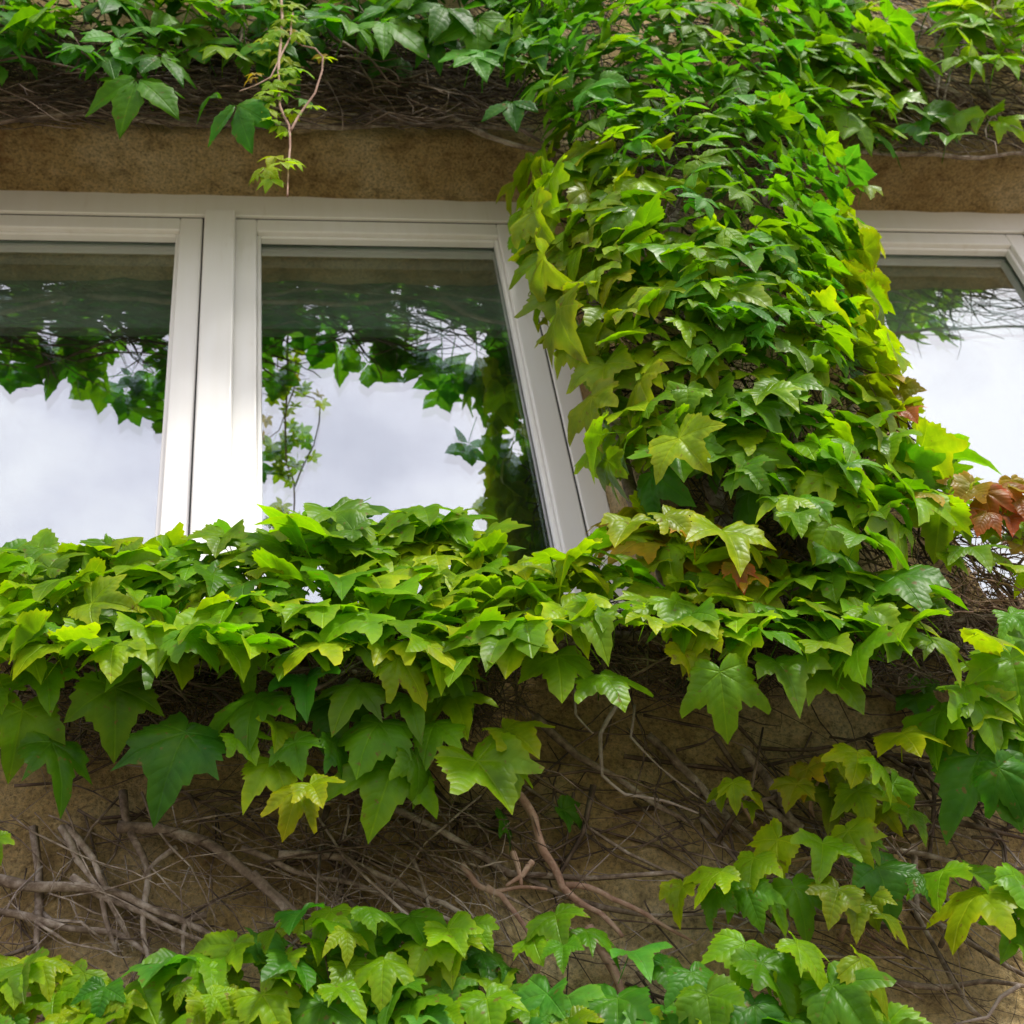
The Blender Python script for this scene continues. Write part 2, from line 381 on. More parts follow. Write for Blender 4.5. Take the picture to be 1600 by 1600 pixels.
# ------------------------------------------------------------------ leaves
def outline(kind, r):
    """ray angle (deg from tip) -> radius, lobed leaf"""
    pts = []
    n = 58
    l1 = r.uniform(.74, .96); sink = r.uniform(.50, .70); a1 = r.uniform(44, 56)
    asym = r.uniform(.88, 1.12)
    keys = [(0, .96), (6, .86), (14, .72), (22, .60 + .5 * (sink - .54)), (30, sink * .93), (a1 - 9, l1 * .74), (a1 - 3, l1 * .93), (a1, l1 * 1.03), (a1 + 6, l1 * .80), (a1 + 16, .60), (78, .53), (95, .50), (112, .47), (130, .44), (150, .34), (168, .17), (180, .06)]
    def rr(a):
        a = abs(a)
        for i in range(len(keys) - 1):
            if keys[i][0] <= a <= keys[i + 1][0]:
                t = (a - keys[i][0]) / (keys[i + 1][0] - keys[i][0]); return keys[i][1] * (1 - t) + keys[i + 1][1] * t
        return .06
    angs = [-180 + 360 * i / n for i in range(n)]
    for i, a in enumerate(angs):
        q = rr(a); 
        if 8 < abs(a) < 150: q *= 1 + (.058 if i % 2 else -.035) * r.uniform(.5, 1.5)
        if a > 0: q *= asym if abs(a) > 28 else 1
        pts.append((a, q))
    return pts, (0, a1, 112)
def ivy_mesh(name, seed, mtl, curl=1.0):
    r = random.Random(seed); pts, veins = outline('b', r)
    rings = (.38, .72, 1.0)
    V = [Vector((0, 0, 0))]; A = [(0., 0., 0.)]; Fc = []
    droop = r.uniform(.15, .95) * curl; fold = r.choice((0, .1, .25, .6, .85)) * curl; side = r.uniform(.1, .85) * curl; lo = r.uniform(-.5, .5)
    twist = r.uniform(-.3, .3); cup = r.uniform(.05, .13); ph = r.uniform(0, 6.28); wv = r.uniform(.03, .10)
    n = len(pts)
    for k, s in enumerate(rings):
        for (a, q) in pts:
            rad = q * s
            if k < 2: rad = (q * .55 + .45 * (.52 if abs(a) < 130 else .25)) * s if k == 0 else (q * .85 + .15 * (.5 if abs(a) < 130 else .25)) * s
            x = rad * math.sin(R(a)); y = rad * math.cos(R(a))
            dv = min(abs(abs(a) - v) for v in veins); dvr = R(dv)
            z = cup * rad * min(1, dv / 18.0)                         # blade swells between the veins
            z += fold * abs(x) * .6                                     # folded along the midrib
            z -= droop * max(0, y) ** 2 * .9 + side * (1 + lo * (1 if x > 0 else -1)) * abs(x) ** 1.6     # tips droop
            z += twist * x * y + wv * math.sin(R(a) * 3 + ph) * s * s
            if k == 2: z -= .03 - .022 * math.sin(R(a) * 9 + ph * 2)
            V.append(Vector((x, y, z))); A.append((rad * math.cos(dvr), rad * math.sin(dvr), s))
    for j in range(n):
        j2 = (j + 1) % n
        if j2 == 0: continue                                            # the notch at the stalk stays open
        Fc.append((0, 1 + j2, 1 + j))
        for k in range(len(rings) - 1):
            a = 1 + k * n; b = 1 + (k + 1) * n
            Fc.append((a + j, a + j2, b + j2, b + j))
    return finish_leaf(name, V, A, Fc, r, mtl, .75)
def finish_leaf(name, V, A, Fc, r, mtl, stalk):
    # stalk from the junction back and up behind the blade
    base = len(V); m = 5
    bx = r.uniform(-.15, .15)
    path = [Vector((bx * t * t, -stalk * t * .55, -stalk * (t ** 1.4) * .85)) for t in [i / (m - 1) for i in range(m)]]
    nf = len(Fc)
    for i, p in enumerate(path):
        rd = .017 - .004 * i / m
        for j in range(3):
            th = 2 * math.pi * j / 3; V.append(p + Vector((math.cos(th) * rd, math.sin(th) * rd * .5, math.sin(th) * rd * .8))); A.append((0, 0, 0))
    for i in range(m - 1):
        for j in range(3):
            a0 = base + i * 3 + j; a1 = base + i * 3 + (j + 1) % 3; Fc.append((a0, a1, a1 + 3, a0 + 3))
    me = bpy.data.meshes.new(name); me.from_pydata([tuple(v) for v in V], [], Fc); me.update()
    u1 = me.uv_layers.new(name='vein'); u2 = me.uv_layers.new(name='rim')
    for lp in me.loops:
        a = A[lp.vertex_index]; u1.data[lp.index].uv = (a[0], a[1]); u2.data[lp.index].uv = (a[2], 0)
    me.polygons.foreach_set('use_smooth', [True] * len(me.polygons))
    me.materials.append(mtl)
    return me
def creeper_mesh(name, seed, mtl):
    r = random.Random(seed); V = []; A = []; Fc = []
    for li, (ang, ln) in enumerate(((0, 1.0), (-48, .88), (50, .88), (-105, .62), (107, .62))):
        ang += r.uniform(-8, 8); ln *= r.uniform(.9, 1.08); wd = r.uniform(.20, .26) * ln / .95
        ca, sa = math.cos(R(ang)), math.sin(R(ang)); droop = r.uniform(.15, .75); fold = r.uniform(.1, .55); tw = r.uniform(-.4, .4)
        tilt = r.uniform(-.25, .12)
        st = [(.05, .0), (.13, .28), (.22, .60), (.31, .82), (.40, .96), (.49, 1.0), (.58, .95), (.67, .80), (.76, .60), (.85, .36), (.93, .16), (1.0, 0)]
        b0 = len(V)
        for i, (t, w) in enumerate(st):
            y = t * ln; w2 = w * wd * (1.08 if i % 2 else .92)
            zc = -droop * (t ** 2) * ln * .6 + tilt * y
            for sgn, fr in ((-1, 1), (-1, .5), (0, 0), (1, .5), (1, 1)):
                xx = sgn * w2 * fr; z = zc + fold * abs(xx) - (.05 * ln if fr == 1 and 0 < w else 0) * .4 + tw * xx * y + .02 * (fr == .5)
                V.append(Vector((xx * ca + y * sa, -xx * sa + y * ca, z))); A.append((y, abs(xx), fr * .95 if w else .9))
        for i in range(len(st) - 1):
            for j in range(4):
                a = b0 + i * 5 + j; Fc.append((a, a + 1, a + 6, a + 5))
    return finish_leaf(name, V, A, Fc, r, mtl, .8)
IVY = [ivy_mesh('ivy_leaf_blade', 100 + i, M_LEAF, 1.0) for i in range(26)]
CRP = [creeper_mesh('creeper_leaf_blade', 200 + i, M_CREEP) for i in range(16)]

def frame(e, a, s):
    """rotation of a leaf: e = how far the upper face looks up, a = turn to the right, s = spin in its plane"""
    e, a, s = R(e), R(a), R(s)
    n = Vector((math.sin(a) * math.cos(e), -math.cos(a) * math.cos(e), math.sin(e)))
    d = Vector((math.sin(a) * math.sin(e), -math.cos(a) * math.sin(e), -math.cos(e)))
    d = Matrix.Rotation(s, 3, n) @ d
    x = d.cross(n)
    return Matrix((x, d, n)).transposed()
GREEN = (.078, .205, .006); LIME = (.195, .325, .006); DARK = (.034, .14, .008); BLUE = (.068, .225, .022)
YEL = (.23, .33, .004); ORA = (.27, .19, .015); RED = (.30, .085, .025); OLIVE = (.155, .225, .006); BRIGHT = (.130, .280, .005)
CC = dict(g=GREEN, l=LIME, d=DARK, b=BLUE, y=YEL, o=ORA, r=RED, v=OLIVE, h=BRIGHT)
def vary(c, amt=.22):
    k = rnd.uniform(1 - amt, 1 + amt); j = rnd.uniform(.82, 1.2)
    return (c[0] * k * j, c[1] * k, c[2] * k * rnd.uniform(.7, 1.3), 1)
NLEAF = 0
def leaf(par, pos, size, e, a, s, col, kind='ivy', name='leaf'):
    """size = length of the blade in metres"""
    global NLEAF
    if callable(par): par = par(pos)
    me = rnd.choice(IVY if kind == 'ivy' else CRP)
    o = bpy.data.objects.new(name, me); COL.objects.link(o)
    o.parent = par; m = frame(e, a, s).to_4x4(); m.translation = Vector(pos) - Vector(par.location)
    fl = rnd.uniform(.96, 1.22) if kind == 'ivy' else rnd.uniform(.88, 1.12)
    o.matrix_local = m @ Matrix.Diagonal((size * fl, size, size, 1))
    o.color = vary(col) if len(col) == 3 else col
    NLEAF += 1
    return o
def mpp(px, py, q):
    return (P(px + 1, py, q) - P(px, py, q)).length
def inpoly(x, y, pl):
    c = False; j = len(pl) - 1
    for i in range(len(pl)):
        if (pl[i][1] > y) != (pl[j][1] > y) and x < (pl[j][0] - pl[i][0]) * (y - pl[i][1]) / (pl[j][1] - pl[i][1]) + pl[i][0]: c = not c
        j = i
    return c
def proj(p):
    d = p - CAM; c = Xc * d.x + Yc * d.y + Zc * d.z
    return 800 + F * c.x / c.z, 800 + F * c.y / c.z
def scatter(par, poly, gap, qf, wpx, ef, af, cols, kind='ivy', n=9999, spin=45, jit=.04):
    """fill a patch with leaves. wpx = blade length range in photo pixels, cols = string of colour keys or function"""
    xs = [p[0] for p in poly]; ys = [p[1] for p in poly]; got = []; tries = 0
    while tries < 5000 and len(got) < n:
        tries += 1
        x = rnd.uniform(min(xs), max(xs)); y = rnd.uniform(min(ys), max(ys))
        if not inpoly(x, y, poly): continue
        if any((x - a) ** 2 + (y - b) ** 2 < gap * gap for a, b in got): continue
        got.append((x, y))
        q = qf(x, y) + rnd.uniform(-jit, jit); sz = (.90 if kind == 'ivy' else 1) * rnd.uniform(*wpx) * (rnd.uniform(.5, .75) if rnd.random() < .25 else 1) * mpp(x, y, q)
        c = cols(x, y) if callable(cols) else rnd.choice(cols)
        e = ef(x, y) + rnd.gauss(0, 16); a = af(x, y) + rnd.gauss(0, 24); s = rnd.gauss(0, spin * .6)
        leaf(par, P(x, y, q), sz, e, a, s, CC[c], kind)
    return got
def hand(par, lst, q, e=20, kind='ivy', dq=.03, af=None):
    """(px, py, width px, tip direction: degrees to the right of straight down, colour[, e[, q]])"""
    for t in lst:
        x, y, w, s, c = t[:5]; ee = t[5] if len(t) > 5 else e; qq = t[6] if len(t) > 6 else q + rnd.uniform(-dq, dq)
        sz = w * .72 * mpp(x, y, qq); ee = ee + 7
        leaf(par, P(x, y, qq), sz, ee + rnd.gauss(0, 11), (af(x, y) if af else 0) + s * .4 + rnd.gauss(0, 18), s * .7 + rnd.gauss(0, 14), CC[c], kind)
def stems(par, lst, q, r, m=None, name='stem', amp=.02, sub=5):
    for i, pl in enumerate(lst):
        rr = r; qq = q
        if isinstance(pl[0], (int, float)): rr = pl[0]; pl = pl[1:]
        pts = [P(p[0], p[1], p[2] if len(p) > 2 else qq) for p in pl]
        pts = wob(pts, amp, sub, i + int(pl[0][0]), 7)
        k = len(pts); mb = MB(); mb.tube(pts, [rr * (1 - .55 * j / k) * (1 + .18 * noise.noise(pts[j] * 25)) for j in range(k)], 8)
        mb.build(name, m or M_WOOD, par, smooth=True)
def tangle(par, poly, count, q0, q1, ang, spread, ln, rad, m=None, name='twig_tangle', curv=.32):
    """a mesh of fine dead twigs nobody could count, also packed behind leaves as an added dark backing; ang in degrees from +x, downwards positive (photo sense)"""
    xs = [p[0] for p in poly]; ys = [p[1] for p in poly]; mb = MB(); done = 0
    while done < count:
        x = rnd.uniform(min(xs), max(xs)); y = rnd.uniform(min(ys), max(ys))
        if not inpoly(x, y, poly): continue
        done += 1
        p = P(x, y, rnd.uniform(q0, q1)); th = -R(ang + rnd.gauss(0, spread)); l = rnd.uniform(*ln); n = 7; pts = [p]
        for i in range(n):
            th += rnd.gauss(0, curv * .5)
            p = p + Vector((math.cos(th), rnd.gauss(0, .22), math.sin(th))) * (l / n)
            if p.y > -.004: p.y = -.004 - rnd.random() * .01
            if not inpoly(*proj(p), poly): break
            pts.append(p)
        if len(pts) < 3: continue
        n = len(pts) - 1
        r0 = rnd.uniform(*rad) * rnd.choice((.6, .8, 1, 1.3)); mb.tube(pts, [r0 * (1 - .7 * i / n) * (1.35 if i in (2, 5) else 1) for i in range(n + 1)], 4)
        for b in range(rnd.choice((0, 1, 1, 2))):
            i = rnd.randrange(1, n); d = (pts[i] - pts[i - 1]); tb = math.atan2(d.z, d.x) + rnd.choice((-1, 1)) * rnd.uniform(.4, 1.1); q = pts[i]; bp = [q]
            for _ in range(3):
                q = q + Vector((math.cos(tb), rnd.gauss(-.1, .3), math.sin(tb))) * d.length * rnd.uniform(.4, .9); tb += rnd.gauss(0, .25)
                if q.y > -.003: q.y = -.003
                if not inpoly(*proj(q), poly): break
                bp.append(q)
            if len(bp) > 1: mb.tube(bp, [r0 * .6 * (1 - .2 * k) for k in range(len(bp))], 3)
    return mb.build(name, m or M_TWIG, par, smooth=True, kind='stuff')
VG = 'vines climbing over the facade'
def vine(label, x, y, q=0, name='ivy_vine'):
    return thing(name, label, 'vine', P(x, y, q), VG)

# ---- 1. woody stems on the lower wall with the leaf band at the bottom
low = vine('leafy ivy band along the bottom edge of the wall, with grey woody stems above it', 300, 1500)
LOWP = [(-60, 1490), (60, 1485), (140, 1500), (200, 1525), (290, 1495), (360, 1480), (440, 1430), (520, 1420), (600, 1440), (690, 1460), (760, 1490), (800, 1520), (900, 1560), (960, 1580), (1080, 1580), (1100, 1760), (-60, 1760)]
scatter(low, LOWP, 30, lambda x, y: .10 + (y - 1400) * .0004, (60, 105), lambda x, y: 38, lambda x, y: 0, lambda x, y: rnd.choice('ghhlld' if x < 250 else 'ghhldb'), spin=60, n=230)
hand(low, [(470, 1425, 95, -20, 'd'), (520, 1440, 110, 20, 'g'), (575, 1418, 90, 50, 'g'), (640, 1432, 110, 10, 'g'), (700, 1452, 90, 30, 'h'), (740, 1446, 70, 40, 'h'), (540, 1455, 70, 0, 'l'),
           (868, 1430, 95, 0, 'g'), (832, 1462, 80, -20, 'h'), (915, 1455, 95, 20, 'g'), (880, 1478, 70, 0, 'g'), (985, 1488, 95, 10, 'b'), (1035, 1505, 100, 30, 'd'), (60, 1500, 90, 0, 'l'), (30, 1520, 90, 0, 'l'),
           (965, 1560, 130, 0, 'd'), (1040, 1580, 130, 0, 'b'), (150, 1535, 100, 0, 'h'), (330, 1500, 110, 10, 'g'), (450, 1490, 100, -60, 'h'), (600, 1500, 100, 0, 'h'), (340, 1560, 110, 0, 'l'), (650, 1560, 120, 0, 'g'), (760, 1560, 120, 0, 'h')], .17, 34)
stems(low, [(.010, (-40, 1362), (90, 1385), (200, 1408), (290, 1440), (345, 1470)), (.008, (-40, 1425), (60, 1448), (180, 1470), (230, 1500)), (.007, (110, 1365), (160, 1400), (230, 1425), (340, 1470)),
            (.012, (190, 1290), (250, 1300), (320, 1330), (400, 1375), (470, 1440), (520, 1480)), (.008, (190, 1240), (205, 1300), (222, 1370), (230, 1440), (236, 1510)), (.006, (270, 1330), (240, 1360), (222, 1385)),
            (.007, (90, 1290), (120, 1350), (170, 1390), (190, 1480)), (.007, (100, 1290), (150, 1340), (170, 1400), (205, 1480)), (.006, (380, 1330), (460, 1360), (560, 1390), (700, 1440), (760, 1480)),
            (.008, (430, 1345), (520, 1340), (600, 1370), (700, 1400), (740, 1430)), (.008, (395, 1370), (440, 1400), (480, 1440), (530, 1490)), (.006, (330, 1430), (300, 1440), (290, 1500)), (.005, (640, 1330), (655, 1380), (668, 1420))], .03, .01, M_WOOD, amp=.022)
stems(low, [(.009, (800, 1240), (835, 1290), (850, 1340), (880, 1390), (940, 1430), (970, 1470)), (.006, (715, 1340), (740, 1370), (765, 1385), (800, 1390), (860, 1400)), (.007, (765, 1385), (790, 1400), (810, 1440), (830, 1480)),
            (.006, (800, 1345), (806, 1365), (812, 1395)), (.006, (840, 1350), (825, 1375), (800, 1390)), (.006, (880, 1390), (950, 1420), (1010, 1430), (1080, 1470)), (.006, (725, 1500), (760, 1530), (800, 1540), (832, 1520), (838, 1500)),
            (.010, (915, 1450), (940, 1500), (960, 1560), (965, 1620))], .05, .01, M_RSTEM, name='knotted_stem', amp=.03)
LW = [(-40, 1180), (1640, 1180), (1640, 1620), (-40, 1620)]
tangle(low, LW, 24, .012, .04, 48, 20, (.5, 1.2), (.004, .008), M_WOOD, 'woody_runners', .42)
tangle(low, [(-40, 1130), (1640, 1130), (1640, 1480), (-40, 1300)], 75, .01, .05, 50, 45, (.3, .9), (.002, .006), M_TWIG, 'curling_runners', .9)
tangle(low, LW, 120, .004, .035, 40, 30, (.15, .7), (.001, .0032), M_TWIG)
tangle(low, LW, 45, .006, .04, 30, 45, (.12, .5), (.001, .0022), M_PALE, 'pale_twigs')
tangle(low, [(-40, 1230), (800, 1230), (800, 1500), (-40, 1500)], 110, .01, .05, 45, 50, (.15, .55), (.001, .0028), M_WOOD, 'grey_twigs')
tangle(low, [(600, 1010), (1600, 1010), (1600, 1330), (600, 1330)], 90, .004, .05, 40, 40, (.1, .5), (.0012, .004), M_TWIG)
stems(low, [(.012, (1170, 1170), (1200, 1220), (1240, 1285), (1260, 1300)), (.009, (1010, 1150), (1100, 1230), (1160, 1300), (1230, 1360), (1270, 1430)), (.009, (1330, 1040), (1400, 1090), (1450, 1110)), (.011, (1400, 1060), (1440, 1110), (1500, 1140)),
            (.007, (1430, 1320), (1430, 1370), (1440, 1440), (1470, 1490), (1510, 1570), (1530, 1590)), (.008, (1350, 1330), (1420, 1340), (1500, 1350)), (.007, (1380, 1380), (1420, 1400), (1500, 1420)), (.009, (1180, 1250), (1300, 1330), (1440, 1430), (1600, 1520)),
            (.010, (840, 1120), (900, 1180), (960, 1210), (1080, 1290)), (.008, (1480, 1050), (1540, 1020), (1620, 960)), (.007, (1380, 1530), (1480, 1540), (1620, 1540))], .025, .01, M_WOOD, name='stem')
stems(low, [(.0045, (965, 1085), (940, 1150), (945, 1210), (980, 1240), (1040, 1255), (1085, 1272)), (.003, (990, 1100), (985, 1150), (1030, 1200), (1090, 1250)), (.004, (1590, 1540), (1560, 1560), (1540, 1590), (1490, 1600)), (.0035, (900, 1070), (905, 1120), (930, 1150))], .06, .004, M_PALE, name='tendril', amp=.012)

# ---- 2. sill ivy, left part
silA = vine('lobed bright green ivy hanging over the sill below the left pane at the left edge', 150, 960)
silM = vine('lobed bright green ivy spilling over the sill below the mullion and middle pane', 600, 960)
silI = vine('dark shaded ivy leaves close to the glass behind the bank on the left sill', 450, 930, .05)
silL = lambda p: silA if proj(Vector(p))[0] < 410 else silM
def edge(x, pts):
    for i in range(len(pts) - 1):
        if pts[i][0] <= x <= pts[i + 1][0]:
            t = (x - pts[i][0]) / (pts[i + 1][0] - pts[i][0]); return pts[i][1] * (1 - t) + pts[i + 1][1] * t
    return pts[-1][1]
TOPL = [(-80, 880), (0, 875), (60, 862), (130, 885), (165, 850), (235, 868), (300, 868), (350, 838), (430, 845), (490, 812), (555, 815), (600, 830), (650, 800), (700, 808), (745, 845), (800, 880)]
sq = lambda x, y: .13 + .20 * max(0, min(1, (y - 830) / 140.0)) - .08 * max(0, (y - 1000) / 200.0)
SILP = [(x, y - 8) for x, y in TOPL] + [(830, 930), (835, 990), (760, 1015), (700, 1040), (600, 1030), (480, 1015), (330, 1010), (250, 1020), (120, 1020), (-80, 1030)]
scatter(silI, [(-80, 905), (840, 905), (840, 985), (-80, 985)], 27, lambda x, y: .10, (62, 95), lambda x, y: 25, lambda x, y: 0, 'gdgh', spin=70, n=150)  # inner row coloured darker than the bank, shade put into the leaf colour
scatter(silL, SILP, 27, sq, (75, 118), lambda x, y: 52, lambda x, y: 0, 'ghhhlllg', spin=60, n=330)
hand(silL, [(165, 850, 110, 35, 'h', 20), (205, 862, 110, 40, 'h', 25), (520, 800, 120, 0, 'h', 30), (660, 795, 130, 20, 'h', 30), (700, 815, 120, 30, 'h', 30), (610, 830, 130, -40, 'h', 30), (350, 835, 100, 10, 'h', 30), (555, 815, 90, 20, 'h', 20), (745, 850, 110, 20, 'h', 30), (430, 838, 80, 20, 'h', 30)], .2)
for x in range(-60, 840, 17):                # young leaves standing up along the top of the bank
    y = edge(x, TOPL) + rnd.uniform(2, 50); q = .2 + rnd.uniform(-.06, .06)
    leaf(silL, P(x, y, q), rnd.uniform(60, 105) * mpp(x, y, q), rnd.uniform(5, 40), rnd.gauss(0, 35), rnd.choice((-1, 1)) * rnd.uniform(70, 170), CC[rnd.choice('hhlg')])
hand(silL, [(180, 1075, 155, 0, 'g', 12), (290, 1145, 185, -28, 'd', 8), (35, 1110, 140, 10, 'g', 12), (80, 1160, 150, 10, 'd', 5), (70, 1040, 120, 30, 'g', 25), (265, 1000, 155, 0, 'h', 25), (375, 1010, 110, 20, 'g', 18), (400, 1090, 130, -10, 'g', 30),
            (520, 1095, 130, 10, 'd', 25), (430, 1130, 90, 0, 'h', 30), (425, 1190, 110, 0, 'l', 30), (465, 1235, 95, -30, 'y', 20), (485, 1225, 85, 30, 'y', 20), (615, 1195, 150, 5, 'h', 8), (590, 1130, 130, -25, 'g', 15), (650, 1180, 110, 35, 'g', 15), (705, 1085, 120, 20, 'l', 35),
            (680, 1130, 110, -20, 'h', 30), (745, 1190, 150, 5, 'h', 10), (790, 1140, 110, 50, 'l', 30), (790, 1190, 100, 60, 'l', 20), (690, 1000, 120, -40, 'l', 30), (620, 1030, 120, -55, 'h', 35), (735, 1015, 110, 30, 'l', 35), (560, 1070, 120, -30, 'g', 25), (480, 1060, 120, 0, 'd', 20),
            (0, 1010, 120, -20, 'h', 30), (-10, 1070, 80, 20, 'h', 20), (130, 1000, 110, -30, 'h', 30), (340, 960, 130, 0, 'h', 40), (700, 1050, 100, 30, 'g', 25), (640, 1090, 110, -10, 'g', 25), (520, 1160, 100, 20, 'd', 15), (370, 1150, 90, 30, 'h', 30), (460, 1160, 90, -10, 'g', 20), (-5, 1310, 60, 20, 'h', 20),
            (785, 1275, 75, 30, 'd', 10, .05), (880, 1265, 65, 70, 'd', 30, .05)], .27)
tangle(silM, [(-60, 960), (840, 960), (840, 1130), (700, 1180), (-60, 1200)], 650, .01, .18, 60, 60, (.08, .35), (.0012, .004), M_TWIG)  # dense dark twigs added to deepen the shade under the sill leaves
stems(silM, [(.016, (-60, 1000), (150, 1010), (350, 1000), (600, 1010), (830, 1000)), (.010, (-60, 1030), (200, 1040), (420, 1050), (700, 1040)), (.004, (470, 1088, .3), (520, 1060, .25), (570, 1035, .2))], .10, .01)
# ---- 3. sill ivy, right part
silR = vine('yellow green ivy with a few reddish leaves at the foot of the wall pier', 1050, 930)
TOPR = [(800, 880), (850, 880), (905, 862), (960, 808), (1040, 800), (1100, 818), (1150, 825), (1190, 870), (1260, 880), (1330, 900), (1430, 910)]
SRP = TOPR + [(1440, 960), (1420, 1000), (1330, 1020), (1240, 1010), (1120, 990), (1000, 970), (850, 990)]
def srcol(x, y):
    if (x - 1150) ** 2 + (y - 880) ** 2 < 55 ** 2: return rnd.choice('oyl')
    if 930 < x < 1150 and y < 850: return rnd.choice('yylov')
    return rnd.choice('lllyhg') if x < 1180 else rnd.choice('ghlh')
scatter(silR, SRP, 26, lambda x, y: .14 + .20 * max(0, min(1, (y - 810) / 150.0)), (65, 105), lambda x, y: 50, lambda x, y: 0, srcol, spin=60, n=225)
for x in range(810, 1440, 17):
    y = edge(x, TOPR) + rnd.uniform(4, 50); q = .2 + rnd.uniform(-.06, .06)
    leaf(silR, P(x, y, q), rnd.uniform(50, 85) * mpp(x, y, q), rnd.uniform(5, 40), rnd.gauss(0, 35), rnd.choice((-1, 1)) * rnd.uniform(50, 160), CC[srcol(x, y)])
hand(silR, [(870, 1025, 130, 0, 'h', 20), (940, 1055, 110, 30, 'h', 15), (1125, 1050, 140, -25, 'h', 18), (1215, 1035, 120, 10, 'g', 25), (1280, 1040, 140, 30, 'h', 20), (1180, 990, 120, -20, 'l', 25), (1280, 955, 130, 0, 'l', 15), (1090, 985, 80, 0, 'l', 20), (1070, 1020, 80, 20, 'y', 25),
            (1365, 985, 120, 0, 'h', 35), (1450, 995, 110, 10, 'h', 35), (1530, 990, 120, 40, 'l', 35), (1130, 830, 130, 5, 'l', 8), (1080, 960, 110, 0, 'g', 25), (880, 950, 120, 10, 'y', 15), (1300, 895, 130, -10, 'g', 25), (1400, 900, 130, 20, 'g', 25), (1340, 950, 120, 10, 'h', 30),
            (985, 815, 110, -30, 'y', 25), (1040, 805, 90, 20, 'y', 20), (910, 865, 120, -40, 'y', 30), (860, 870, 90, -50, 'l', 30), (1150, 885, 60, 0, 'r', 25), (1170, 895, 60, 40, 'o', 25), (1165, 845, 70, 40, 'y', 20), (1100, 830, 60, -30, 'o', 30), (1060, 825, 60, 10, 'o', 30)], .33)
tangle(silR, [(820, 930), (1450, 930), (1600, 960), (1600, 1060), (1100, 1110), (820, 1060)], 620, .01, .20, 60, 60, (.08, .32), (.0012, .0038), M_TWIG)  # dark twig filling, packed in to blacken the gaps under these leaves
stems(silR, [(.015, (820, 1000), (1000, 990), (1200, 1000), (1400, 985), (1640, 960)), (.012, (1400, 960), (1480, 990), (1560, 1000), (1650, 1020)), (.012, (1420, 1000), (1500, 1010), (1640, 1060))], .08, .01)

# ---- 4. the pier between the windows
LE = [(150, 850), (200, 855), (240, 835), (300, 832), (400, 848), (500, 870), (560, 915), (640, 930), (700, 945), (760, 985), (800, 1010)]
RE = [(150, 1260), (200, 1290), (300, 1315), (400, 1335), (480, 1362), (560, 1380), (620, 1395), (680, 1450), (740, 1470), (800, 1500)]
def bulge(x, y):
    l, r = edge(y, LE), edge(y, RE); t = max(-1, min(1, (x - (l + r) / 2) / ((r - l) / 2)))
    return t, .10 + .27 * math.sqrt(max(0, 1 - t * t))
bq = lambda x, y: bulge(x, y)[1]
baz = lambda x, y: 58 * bulge(x, y)[0]
pier = vine('lime green lobed ivy wrapped round the pier between the windows', 1080, 650)
PIL = [(835, 205), (905, 205), (1000, 240), (1010, 330), (1050, 420), (1000, 480), (1100, 540), (1290, 560), (1330, 400), (1345, 350), (1370, 470), (1390, 560), (1420, 640), (1490, 700), (1490, 790), (1380, 850), (1230, 800), (1090, 700), (990, 720), (945, 735), (920, 640), (905, 560), (845, 500), (822, 400), (808, 300)]
def pcol(x, y):
    t = bulge(x, y)[0]
    if t > .8 and y < 700: return rnd.choice('yvlv')
    if t < -.5: return rnd.choice('vllhvl')
    return rnd.choice('hgglhl' if y < 560 else 'hhgglh')
flank = vine('yellow green lobed ivy along the left edge of the pier, overlapping the window frame', 880, 450)
cutx = lambda y: edge(y, [(150, 1020), (300, 990), (450, 970), (560, 1000), (700, 1040), (900, 1060)])
def clip_poly(left):
    ys = list(range(215, 860, 15)); row = []
    for y in ys:
        c = [x for x in range(780, 1520, 6) if inpoly(x, y, PIL) and ((x < cutx(y)) == left)]
        if c: row.append((min(c), max(c), y))
    return [(a, y) for a, b, y in row] + [(b, y) for a, b, y in reversed(row)]
scatter(flank, clip_poly(True), 23, bq, (54, 92), lambda x, y: 34, baz, pcol, spin=55, n=200)
scatter(pier, clip_poly(False), 26, bq, (54, 90), lambda x, y: 40, baz, pcol, spin=55, n=255)
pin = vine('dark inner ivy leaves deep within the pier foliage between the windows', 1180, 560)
scatter(pin, [(1000, 240), (1280, 300), (1330, 560), (1400, 700), (1380, 820), (1100, 700), (1010, 500)], 60, lambda x, y: bq(x, y) - .13, (60, 90), lambda x, y: 25, baz, 'dgd', spin=55, n=60)  # mostly dark leaf colour, painting in the shade deep in the pier
hand(pier, [(860, 280, 110, -15, 'l', 15), (835, 330, 110, -15, 'v', 10), (850, 400, 120, -15, 'v', 10), (875, 480, 130, -15, 'v', 5), (900, 520, 110, 0, 'v', 5), (945, 570, 110, -25, 'v', 15), (925, 620, 120, -20, 'v', 15), (940, 680, 120, -30, 'l', 10), (950, 720, 90, -30, 'v', 5),
            (1000, 250, 120, -20, 'l', 30), (960, 300, 110, 0, 'y', 30), (1050, 290, 130, 30, 'l', 20), (1180, 620, 150, 10, 'h', 28), (1250, 640, 130, 0, 'h', 30), (1100, 660, 130, -20, 'h', 25), (1060, 700, 130, -10, 'g', 25), (1190, 720, 130, 0, 'l', 30), (1300, 720, 120, 10, 'g', 25),
            (1230, 780, 130, -10, 'g', 15), (1300, 790, 150, 5, 'd', 8), (1370, 670, 130, 20, 'l', 25), (1440, 700, 110, 20, 'l', 25), (1420, 770, 130, 0, 'h', 25), (1390, 800, 140, 0, 'h', 20), (1470, 790, 110, 50, 'l', 25), (1310, 860, 130, 20, 'g', 20), (1170, 770, 110, -20, 'g', 20), (1020, 740, 100, 10, 'd', 5), (1350, 390, 80, 10, 'v', 10), (1345, 350, 90, 10, 'y', 10), (1370, 470, 90, 10, 'v', 10), (1385, 540, 90, 10, 'l', 10)], .30, af=baz)
